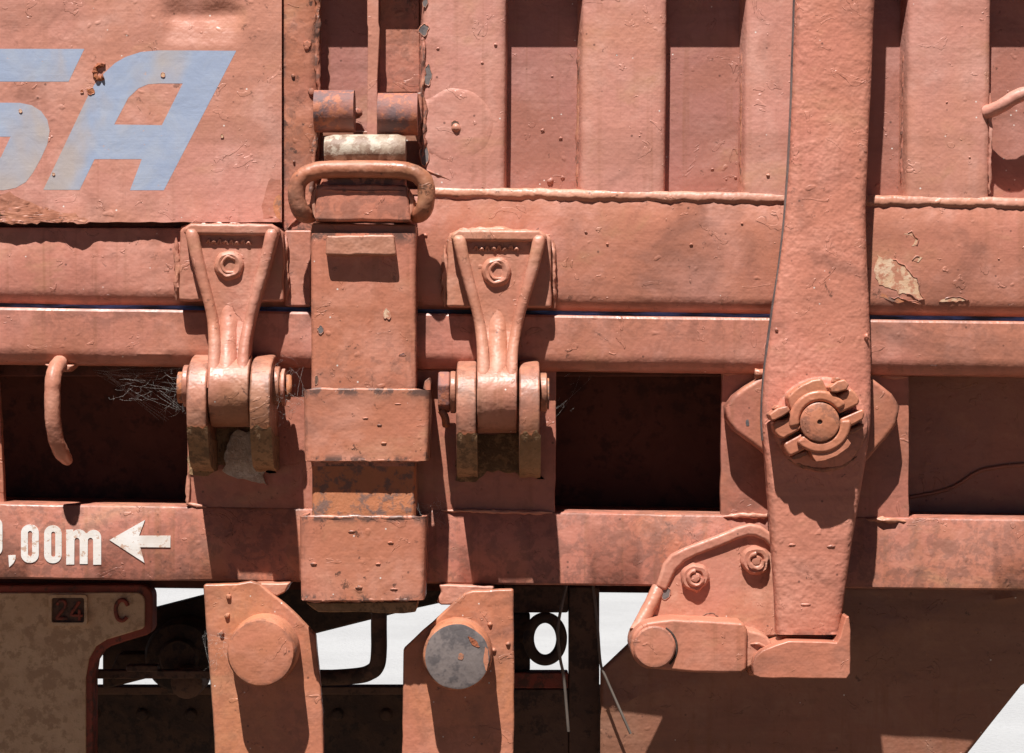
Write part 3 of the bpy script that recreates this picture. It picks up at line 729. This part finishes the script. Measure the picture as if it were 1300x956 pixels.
# ================================================================== latch
la = thing('drop_side_latch', 'orange-red latch bar with looped handle held in two pockets', 'latch', 462, 780, 40)
def bar_sec(y):
    k = (y - 285) / 380; a = 394 + 1.5 * k; b = 528 - .5 * k
    pts = [(a, -10)]
    pts += [(a + 7 - 7 * math.cos(R(q)), 41 + 7 * math.sin(R(q))) for q in range(0, 91, 18)]
    pts += [(b - 7 + 7 * math.sin(R(q)), 41 + 7 * math.cos(R(q))) for q in range(0, 91, 18)]
    return pts + [(b, -10)]
loft_z('bar', xs_range(296, 592, 9), bar_sec, 'latch', la, ref=48, jit=1.3, angle=40)
loft_z('bar_end', xs_range(589, 764, 9), lambda y: [(x, d - .8) for x, d in bar_sec(y)], 'rustbar', la, ref=50, jit=1.3, angle=40)
poly('shoulder', [(396, 283), (528, 285), (528, 300), (394, 298)], 36, -10, 'dark', la, 3, .5)  # the neck's shadow on the shoulder is put into this darker brown
poly('neck', [(401, 234), (517, 235), (522, 281), (399, 280)], 55, 0, 'latch', la, 3.5, .8)
weld([(401, 240, 50), (397, 258, 48), (400, 276, 50)], 4, la, .8); weld([(519, 240, 50), (524, 256, 48), (521, 274, 50)], 4, la, .8)
weld([(404, 241, 54.5), (460, 243, 55.5), (515, 242, 54.5)], 1.4, la, .8, 'latch')
poly('ledge', [(414, 299), (500, 298), (503, 324), (413, 324)], 64, 40, 'weld', la, 3, .7)
# rolled bare head
def head_sec(x):
    e = max(0, (422 - x) / 10, (x - 505) / 10); r = 21 - 3.2 * min(1, e)
    return [(38 + r * math.cos(R(a)), 191 - r * math.sin(R(a))) for a in range(0, 360, 15)]
loft_x('head', [412, 416, 422] + xs_range(430, 498, 8) + [505, 511, 515], head_sec, 'bare', la, ref=45, jit=1.2)
poly('head_neck', [(418, 196), (512, 196), (516, 240), (404, 240)], 40, 4, 'latch', la, 3)
# looped handle
tube('ring_handle', [(398, 262, 20), (390, 271, 36), (382, 268, 52), (377, 254, 57), (377, 238, 58), (384, 225, 58), (402, 217, 58), (430, 215, 58), (485, 215, 58), (516, 217, 58), (534, 225, 58), (541, 238, 58), (541, 254, 57), (537, 267, 52), (529, 271, 36), (521, 262, 20)], 11, 'handle', la, n=20, wob=.07, smooth_n=6, ref=57)
poly('pull_strip', [(466, -210), (481, -210), (480.5, 28), (482, 36), (479, 100), (479, 178), (465.5, 178), (467, 60), (467, 34), (466, 30)], 8, -2, 'board', la, 1.2)
for x, y, rx, ry, m_, s_ in ((491, 399, 5, 8, 'chip', 1.1), (407, 419, 5, 6, 'greyface', 2.2), (402, 482, 3, 7, 'gearbrown', 3.4), (511, 450, 5, 2, 'rust', 7.1)):
    chip(la, x, y, rx * .8, ry * .8, 48.2, m_, s_)
for x, y, rx, ry, s_ in ((487, 563, 6, 3, 1), (482, 540, 5, 2.4, 2), (464, 531, 6, 2.2, 4), (505, 513, 7, 2, 7)):
    blister(pk1, x, y, rx * .9, ry * .9, 65.9, 'latch', s_, .6)
for x, y, rx, ry, s_ in ((446, 675, 7, 2.6, 1), (496, 689, 6, 3, 3), (480, 716, 5, 2.4, 4), (398, 716, 6, 3, 7), (456, 746, 7, 3.4, 8), (500, 748, 8, 2.2, 9)):
    blister(pk2, x, y, rx * .9, ry * .9, 67.9, 'latch', s_, .6)

# ================================================================== lever
lv = thing('locking_lever', 'tall rough red locking lever with a bolted clamp at its pivot', 'lever', 1030, 808, 60)
L_ = [(1016, -210), (1013, -60), (1010, 0), (1007, 100), (1003, 200), (997, 285), (990, 340), (983, 385), (977, 430), (971, 475), (968, 515), (968, 545), (972, 580), (976, 630), (981, 700), (985, 760), (987, 806)]
R_ = [(1120, -210), (1115, -60), (1112, 0), (1107, 110), (1103, 200), (1100, 265), (1102, 330), (1105, 390), (1107, 450), (1107.5, 520), (1106, 552), (1100, 590), (1091, 640), (1083, 690), (1074, 755), (1068, 806)]
def smooth_interp(tab, y): return sum(interp(tab, max(-210, min(806, y + k))) for k in (-18, -9, 0, 9, 18)) / 5
def lever_sec(y):
    a = smooth_interp(L_, y); b = smooth_interp(R_, y); q = max(0, (y - 590) / 216) 
    f = 62 - 4 * q; pts = [(a, 34), (a, f - 9)]
    pts += [(a + 9 - 9 * math.cos(R(t_)), f - 9 + 9 * math.sin(R(t_))) for t_ in (20, 40, 60, 80)]
    pts += [(a + (b - a) * .3, f + .6), (a + (b - a) * .5, f + .8), (a + (b - a) * .7, f + .6)]
    pts += [(b - 13 + 13 * math.sin(R(t_)), f - 13 + 13 * math.cos(R(t_))) for t_ in (10, 30, 50, 70, 90)]
    return pts + [(b, 34)]
arm = loft_z('arm', xs_range(-210, 806, 7), lever_sec, 'lever', lv, ref=60, jit=1.2, angle=55)
loft_z('worn_edge', xs_range(-200, 560, 8), lambda y: [(smooth_interp(L_, y) - .9, 36), (smooth_interp(L_, y) - .9, 51), (smooth_interp(L_, y) + .6, 52.5), (smooth_interp(L_, y) + .6, 36)], 'greyface', lv, ref=60, jit=1.)
# pivot clamp, split along a slanting line
CX, CY, CA = 1041, 536, 24.5
def loc(u, v): 
    c, s = math.cos(R(CA)), math.sin(R(CA)); return (CX + u * c - v * s, CY - (u * s + v * c))
lathe('clamp_flange', CX + 1, CY + 3, [(0, 68), (55, 68), (59, 66), (60.5, 63), (60.5, 50)], 'lever', lv, n=44, wob=.03)
Z = lambda pts: [(950 + x / 5.31, 460 + y / 5.31) for x, y in pts]
ang = lambda a0, a1, r, n=12: [(485 + r * math.cos(R(a0 + (a1 - a0) * i / n)), 400 + r * math.sin(R(a0 + (a1 - a0) * i / n))) for i in range(n + 1)]
upper = [(165, 412), (192, 388), (250, 385), (308, 348), (284, 322), (262, 235), (300, 195), (370, 145), (430, 118), (497, 108), (524, 165), (548, 235), (600, 230), (650, 198), (690, 176), (722, 200), (752, 245), (746, 284)] + ang(-22, -202, 138) + [(238, 517), (205, 505), (175, 470)]
lower = [(234, 545)] + ang(150, -14, 138) + [(775, 312), (787, 342), (776, 386), (700, 428), (655, 452), (650, 492), (694, 548), (676, 576), (600, 630), (520, 662), (458, 672), (436, 640), (414, 588), (396, 582), (338, 612), (280, 638), (250, 604)]
uh = poly('clamp_half', Z(upper), 101, 62, 'bracket', lv, 4.2, .4, seg=4, angle=34, step=6)
lh = poly('clamp_half', Z(ang(143, -6, 138, 14) + [(652, 452), (652, 492), (694, 548), (676, 576), (600, 630), (520, 662), (458, 672), (436, 640), (414, 588), (378, 512)]), 101, 62, 'bracket', lv, 3.6, .3, seg=4, angle=34, step=40)
poly('ear', Z([(234, 545), (366, 474), (392, 500), (424, 566), (396, 582), (338, 612), (280, 638), (250, 604)]), 98, 62, 'bracket', lh, 4, .3, seg=4, angle=34, step=40)
poly('ear', Z([(618, 378), (775, 312), (787, 342), (776, 386), (700, 428), (648, 454), (612, 428)]), 98, 62, 'bracket', lh, 4, .3, seg=4, angle=34, step=40)
for o_, a0, a1 in ((uh, -32, -192), (lh, 140, -4)):
    poly('collar', Z(ang(a0, a1, 212, 16) + ang(a1, a0, 137, 16)), 104, 90, 'bracket', o_, 6, .3, seg=5, angle=50, step=8)
lathe('pivot_pin', CX, CY, [(0, 102.5), (2.6, 102.6), (3.6, 105.5), (23.2, 106), (25, 104.8), (25.1, 70)], 'bracket', lv, n=40)
lathe('hole_shade', CX, CY, [(0, 103.6), (3.2, 103.6), (3.3, 101)], 'gear', lv, n=14)  # dark disc painted as the shade inside the pin's hole
for bo_, st_ in (([(138, 352), (200, 308), (266, 293), (286, 328), (240, 360), (186, 388), (160, 396)], [(165, 318), (190, 288), (222, 292), (215, 318)]), ([(544, 168), (600, 128), (650, 113), (682, 150), (664, 186), (604, 204), (562, 204)], [(572, 140), (586, 100), (618, 98), (630, 122)])):
    bo = poly('bolt_head', Z(bo_), 107, 66, 'bracket', lv, 2.2, .3, seg=3)
    poly('bolt_end', Z(st_), 99, 70, 'bracket', bo, 2.5)
for q_ in ([(290, 640), (320, 618), (370, 600), (404, 596), (400, 622), (350, 648), (300, 658)], [(664, 470), (690, 448), (740, 428), (782, 410), (780, 440), (730, 470), (690, 488)]):
    poly('bolt_head', Z(q_), 88, 62, 'handle', lv, 2.5)
weld([(1000, 583, 64), (1020, 592, 66), (1045, 597, 67), (1070, 592, 65), (1088, 580, 63)], 2.4, lv, .5, 'handle')
for x, y, rx, ry, s_ in ((1100, 428, 4, 6, 3), (986, 419, 3, 4, 5), (1006, 692, 7, 3, 2), (1055, 694, 8, 4, 4), (1023, 768, 10, 3.4, 6)):
    blister(lv, x, y, rx, ry, 62.2 - max(0, (y - 590) / 54), 'lever', s_, .5)

# ================================================================== lever catch
lc = thing('lever_catch', 'red cast catch bracket with round pin and upturned stop under the lever', 'catch', 940, 860, 40)
pl_ = [(836, 745), (848, 716), (860, 706), (880, 697), (908, 687), (935, 676), (950, 672), (966, 674), (984, 686), (1000, 700), (1000, 808), (800, 812), (803, 800)]
cp = poly('plate', pl_, 2, PD - 6, 'hinge', lc, 4, .8, dfun=lambda x, y: (y - 670) * .05)
ro = [(832, 746), (842, 716), (852, 704), (868, 696), (886, 689), (910, 680), (936, 669), (952, 664.5), (966, 667), (985, 681)]
ri = [(985, 697), (972, 683), (960, 678), (951, 678), (938, 682), (912, 693), (888, 702), (872, 710), (860, 722), (848, 748)]
poly('rim', ro + [(x - 2, y + 3) for x, y in ri], 10, -4, 'hinge', cp, 4.5, .8, seg=4, angle=50)
tube('edge_roll', [(836, 746, 0), (826, 766, 8), (815, 785, 16), (806, 800, 24)], 9, 'hinge', cp, n=14, wob=.1)
for bx, by in ((883, 734), (960, 712)):
    lathe('bolt', bx, by, [(0, 18), (5, 17), (7, 13), (9, 12), (11, 15), (15, 15.5), (18, 12), (19, 4), (19, 0)], 'hinge', lc, n=26, wob=.16)
    tube('worn_thread', [(bx + 9 * math.cos(R(a)), by + 9 * math.sin(R(a)), 15 + a * .004) for a in range(0, 300, 30)], 3, 'hinge', lc, n=8, wob=.5, smooth_n=3)
chip(lc, 846, 752, 6, 8, 6.5, 'greyface', 3.3); chip(lc, 901, 783, 9, 4, 8, 'hinge', 5.1, rimmat='gearbrown')
ar = poly('arm', arc(831, 820, 31, 95, 250, 14) + [(835, 850), (880, 854), (942, 855), (948, 850), (949, 800), (944, 791), (900, 788), (855, 786)], 66, -10, 'bracket', lc, 4, .6, seg=4, angle=45)
lathe('pin', 831, 822, [(0, 72.5), (20, 72.5), (25, 72), (27, 70), (27.5, 50)], 'bracket', lc, n=36)
tube('pin_seam', [(831 + 28.2 * math.cos(R(a)), 822 + 28.2 * math.sin(R(a)), 66) for a in range(-60, 60, 12)], 1.6, 'gear', ar, n=6, smooth_n=2)
poly('nose', [(944, 797), (952, 800), (964, 803), (974, 808), (981, 818), (978, 826), (966, 832), (957, 845), (948, 850)], 58, 0, 'hinge', lc, 5, .6)
weld([(953, 818, 58), (963, 817, 60), (972, 821, 58)], 3, lc, .7)
poly('stop', [(957, 858), (956, 843), (959, 834), (968, 826), (985, 819), (1001, 814), (1050, 815), (1062, 816), (1067, 808), (1070, 795), (1074, 783), (1078, 782), (1080, 800), (1080, 855), (1075, 862), (1000, 861), (965, 861)], 84, 10, 'bracket', lc, 5, .5, seg=4, angle=45)
poly('stop_back', [(1060, 800), (1080, 800), (1080, 858), (950, 858), (950, 830)], 34, -30, 'bracket', lc, 3)

# ================================================================== pivot brackets at the bottom edge
def pivot(name, label, outline, cx, cy, face, d1):
    t_ = thing(name, label, 'bracket', cx, 900, d1, 'pivot brackets under the beam')
    pl = poly('plate', outline, d1, d1 - 16, 'bracket', t_, 3, .7)
    poly('rear_plate', [(x, y + 4) for x, y in outline], -60, -76, 'gearbrown', t_, 2)
    lathe('pin', cx, cy, [(0, 70), (36, 70), (41, 69), (43, 66.5), (43.5, 40), (45, 34), (45, -80)], 'bracket', t_, n=52)
    if face:
        lathe('worn_face', cx, cy, [(0, 71.2), (38, 71.1), (41, 70.3), (41, 68)], face, t_, n=44, wob=.03)
    return t_, pl
t1, p1_ = pivot('pivot_bracket', 'bracket plate with a red painted pin end, left of the latch foot', [(258, 742), (300, 741), (318, 738), (330, 741), (366, 771), (401, 806), (404, 840), (410, 905), (412, 1010), (276, 1010), (270, 905), (265, 840)], 331, 829, None, 16)
t2, p2_ = pivot('pivot_bracket', 'bracket plate with a worn grey pin end, right of the latch foot', [(590, 753), (600, 750), (652, 748), (653, 850), (652, 1010), (510, 1010), (511, 905), (512, 824), (525, 812), (560, 780)], 580, 834, 'greyface', 16)
chip(t2, 601, 815, 8, 4, 71.4, 'rustchip', 2.6, rim=False, elong=6); chip(t2, 617, 835, 3, 14, 70.9, 'bracket', 4.4, rim=False); chip(t2, 585, 833, 4, 4, 71.3, 'rustbar', 5.4, rim=False)
for x, y in ((290, 758), (288, 782), (281, 804)): lathe('paint_blob', x, y, [(0, 20.5), (2.4, 19.5), (3.6, 16.5), (3.6, 14)], 'bracket', p1_, n=10, wob=.3)
weld([(291, 752, 17), (290, 758, 18)], 2, p1_, .5, 'bracket')
for x, y in ((622, 793), (645, 818), (627, 826)): lathe('paint_blob', x, y, [(0, 19.5), (2, 18.5), (3.2, 16.5), (3.2, 14)], 'bracket', p2_, n=10, wob=.3)

# ================================================================== hooks
rh = thing('rope_hook', 'red round-bar rope hook hanging below the rail at the left', 'hook', 70, 585, 0)
tube('hook_bar', [(71, 448, -34), (70, 458, -10), (68.5, 468, 14), (67.5, 480, 26), (67, 500, 29), (67.5, 530, 28), (70, 556, 21), (74, 573, 10), (78, 584, -6), (80, 587, -14)], 10, 'hinge', rh, n=18, wob=.08, ref=26, rfun=lambda q: 1 if q < .8 else 1 - (q - .8) * 2.6)
poly('hook_root', [(55, 462), (95, 463), (86, 472), (68, 472)], -2, -40, 'hinge', rh, 3)
bh = thing('bent_hook', 'bent round hook welded to the rib at the right edge', 'hook', 1258, 140, 0)
tube('hook_bar', [(1252, 142, -6), (1260, 140, 0), (1272, 134, 8), (1286, 125, 12), (1300, 120, 12), (1330, 118, 12), (1352, 126, 6), (1366, 134, -4)], 9, 'board', bh, n=16, wob=.08, ref=0)

# ================================================================== gear below the frame
ab = thing('axle_guide', 'tan cast-iron guide with raised red edge and cast 24 C, lower left', 'casting', 90, 900, -120)
co = [(-260, 748), (-100, 747), (150, 746)] + arc(170, 763, 17, 90, 0, 8) + [(187, 798)] + arc(175, 800, 12, 0, -70, 5) + [(150, 820), (132, 826)] + [(121, 834), (113, 846), (110, 866), (110, 1010), (-260, 1010)]
cb = poly('body', co, -118, -160, 'redrim', ab, 3)
ci = [(-250, 758), (-100, 757), (150, 756)] + arc(165, 768, 12, 90, 0, 6) + [(177, 795)] + arc(170, 797, 7, 0, -70, 4) + [(148, 811), (128, 817), (114, 826), (105, 842), (101, 866), (101, 1000), (-250, 1000)]
poly('face', ci, -114, -130, 'tan', ab, 2)
curve_poly('number_frame', [ring0(53, 103, 759, 799, 5), ring0(57, 99, 763, 795, 3)], -108, -116, 'tan', ab, 1)
poly('number_field', [(57, 763), (99, 763), (99, 795), (57, 795)], -113.3, -116, 'gearbrown', ab, 0)
tube('numeral', [(64, 772, -112), (68, 767, -111), (74, 768, -111), (75, 774, -111), (69, 782, -111), (64, 789, -111), (70, 789.5, -111), (77, 789, -112)], 2.2, 'redrim', ab, n=8, smooth_n=4)
tube('numeral', [(93, 768, -111), (87, 777, -111), (82, 785, -111), (90, 785.5, -111), (97, 786, -111)], 2.2, 'redrim', ab, n=8, smooth_n=2)
tube('numeral', [(93, 778, -111), (93, 786, -111), (93, 792, -111)], 2.2, 'redrim', ab, n=8, smooth_n=2)
tube('letter', [(155, 773, -112), (152, 767, -110), (146, 766, -110), (141, 772, -110), (140, 781, -110), (143, 790, -110), (149, 792, -110), (154, 788, -112)], 2.8, 'redrim', ab, n=8, smooth_n=4)

ab.location.y += .045
ds = thing('brake_beam', 'dark slanting brake beam behind the pivot brackets', 'brake gear', 330, 790, -500)
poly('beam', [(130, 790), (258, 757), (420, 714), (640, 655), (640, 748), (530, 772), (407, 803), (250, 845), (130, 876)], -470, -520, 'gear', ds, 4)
lbm = thing('added_dark_beam', 'added long dark horizontal beam low behind the bracket plates', 'beam', 300, 1000, -560)  # invented beam, put in to darken the bottom of the view
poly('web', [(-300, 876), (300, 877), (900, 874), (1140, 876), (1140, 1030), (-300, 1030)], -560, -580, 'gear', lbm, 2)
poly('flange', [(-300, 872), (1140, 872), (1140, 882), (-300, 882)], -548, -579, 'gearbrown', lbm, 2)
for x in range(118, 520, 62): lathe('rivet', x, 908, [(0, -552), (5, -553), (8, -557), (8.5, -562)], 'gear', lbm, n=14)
hc = thing('brake_cylinder', 'dark round brake cylinder in the shade behind the tan casting', 'brake gear', 230, 830, -420)
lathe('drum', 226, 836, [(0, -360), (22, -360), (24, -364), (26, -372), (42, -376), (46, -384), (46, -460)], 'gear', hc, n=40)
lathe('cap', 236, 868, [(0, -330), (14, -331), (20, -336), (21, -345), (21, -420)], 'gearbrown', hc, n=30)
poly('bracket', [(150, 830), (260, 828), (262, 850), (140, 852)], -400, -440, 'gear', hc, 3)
br_ = thing('brake_rod', 'thin dark horizontal rod low behind the left bracket', 'brake gear', 300, 858, -260)
poly('rod', [(96, 851), (470, 852), (470, 861), (96, 862)], -260, -278, 'gearbrown', br_, 2)
poly('clevis', [(160, 845), (200, 845), (200, 853), (160, 853)], -255, -280, 'gearbrown', br_, 2)
bp_ = thing('brake_pipe', 'brown bent pipe hanging below the latch', 'pipe', 480, 860, -100)
tube('pipe', [(482, 742, -80), (481, 790, -80), (481, 825, -82), (478, 846, -88), (468, 856, -98), (450, 862, -112), (405, 868, -140), (340, 872, -170)], 10.5, 'gearbrown', bp_, n=16)
hg = thing('hanger_frame', 'dark square hanger frame between the right bracket and the catch', 'hanger', 710, 900, -200)
box('column', 722, 745, 761, 1010, -150, -180, 'gearbrown', hg, 3)
box('top_bar', 640, 743, 721.5, 778, -152, -182, 'gearbrown', hg, 3)
box('side_bar', 640, 779, 673, 852, -158, -180, 'gear', hg, 3)
box('foot_bar', 640, 854, 721.5, 874, -146, -180, 'redrim', hg, 2)
box('foot_panel', 640, 875, 721.5, 1010, -150, -176, 'gearbrown', hg, 2)
lk = thing('chain_link', 'dark round chain link hanging inside the hanger frame', 'chain link', 690, 838, -120)
tube('link', [(692 + 21 * math.cos(R(a)), 811 + 27 * math.sin(R(a)), -128) for a in range(0, 360, 30)], 7.5, 'gear', lk, n=12, closed=True)
cw = tube('bleed_wire', [(719, 744, -70), (713, 768, -66), (708, 800, -64), (711, 835, -66), (716, 862, -70), (722, 930, -80)], 2, 'wire', None, n=8)
tag(cw, 'thin grey wire bowed down in front of the hanger frame', 'wire')
cw2 = tube('bleed_wire', [(750, 720, -90), (758, 790, -80), (762, 840, -78), (770, 862, -78), (800, 930, -80)], 1.8, 'wire', None, n=8)
tag(cw2, 'thin grey wire on the right edge of the hanger frame', 'wire')
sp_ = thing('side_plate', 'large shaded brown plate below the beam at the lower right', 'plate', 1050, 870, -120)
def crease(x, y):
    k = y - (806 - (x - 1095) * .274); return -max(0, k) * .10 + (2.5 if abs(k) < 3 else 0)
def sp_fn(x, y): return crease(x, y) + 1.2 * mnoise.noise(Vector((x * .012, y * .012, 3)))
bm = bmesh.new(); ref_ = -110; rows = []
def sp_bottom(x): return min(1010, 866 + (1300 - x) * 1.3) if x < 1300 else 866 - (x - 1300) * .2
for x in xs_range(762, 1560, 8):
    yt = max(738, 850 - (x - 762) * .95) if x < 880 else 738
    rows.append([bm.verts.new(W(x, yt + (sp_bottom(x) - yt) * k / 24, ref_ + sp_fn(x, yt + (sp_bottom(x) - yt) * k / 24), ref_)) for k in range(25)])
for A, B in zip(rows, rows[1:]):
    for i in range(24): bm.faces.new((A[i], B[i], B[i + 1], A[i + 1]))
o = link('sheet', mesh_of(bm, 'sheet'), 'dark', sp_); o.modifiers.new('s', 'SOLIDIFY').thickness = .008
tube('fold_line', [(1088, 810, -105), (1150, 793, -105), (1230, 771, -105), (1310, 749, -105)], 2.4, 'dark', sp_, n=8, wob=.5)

# ================================================================== cobwebs
def cobweb(name, label, cx, cy, w, h, d, n, seed, anchors):
    rnd = random.Random(seed)
    cu = bpy.data.curves.new(name, 'CURVE'); cu.dimensions = '3D'; cu.bevel_depth = .00005; cu.bevel_resolution = 0; cu.use_fill_caps = False
    for i in range(n):
        if rnd.random() < .35:
            a = rnd.choice(anchors); b = rnd.choice(anchors)
            a = (a[0] + rnd.gauss(0, 5), a[1] + rnd.gauss(0, 4), a[2]); b = (b[0] + rnd.gauss(0, 5), b[1] + rnd.gauss(0, 4), b[2])
        else:
            a = (cx + rnd.gauss(0, w * .35), cy + rnd.gauss(0, h * .35), d + rnd.gauss(0, 8)); an = rnd.uniform(0, 6.28); l_ = rnd.uniform(.1, .4) * w
            b = (a[0] + l_ * math.cos(an), a[1] + l_ * .5 * math.sin(an), a[2] + rnd.gauss(0, 6))
        m_ = tuple((p + q) / 2 + rnd.gauss(0, 2.5) for p, q in zip(a, b)); m_ = (m_[0], m_[1] + 2, m_[2])
        pts = spline([a, m_, b], 5); s_ = cu.splines.new('POLY'); s_.points.add(len(pts) - 1)
        for p, q in zip(s_.points, pts): p.co = (*W(q.x, q.y, q.z, d), 1)
    o = bpy.data.objects.new(name, cu); me = bpy.data.meshes.new_from_object(o); bpy.data.objects.remove(o); bpy.data.curves.remove(cu)
    o = link(name, me, 'cob', None, smooth=False); return tag(o, label, 'cobweb')
cobweb('cobweb', 'tangled grey cobweb in the dark opening beside the left hinge', 195, 488, 75, 34, -18, 110, 1, [(128, 472, -26), (232, 470, -10), (233, 520, -10), (205, 530, -40), (165, 475, -30), (235, 495, -6)])
cobweb('cobweb', 'white cobweb clinging to the pin end between left hinge and latch', 357, 500, 20, 60, 40, 90, 2, [(350, 462, 40), (372, 470, 20), (346, 520, 50), (362, 530, 30), (384, 505, 50)])
cobweb('cobweb', 'loose cobweb strands between lower latch pocket and right hinge', 545, 655, 26, 28, 0, 34, 3, [(530, 640, 40), (560, 668, -20), (556, 640, -20), (536, 662, 50)])
cobweb('cobweb', 'cobweb strands at the left edge of the red pinned bracket', 278, 815, 26, 30, 30, 34, 4, [(256, 808, 10), (292, 812, 40), (286, 830, 30), (270, 845, 18)])
cobweb('cobweb', 'single faint cobweb in the top corner of the square opening', 722, 500, 30, 40, -30, 10, 5, [(704, 530, -30), (745, 478, -30), (706, 510, -30)])
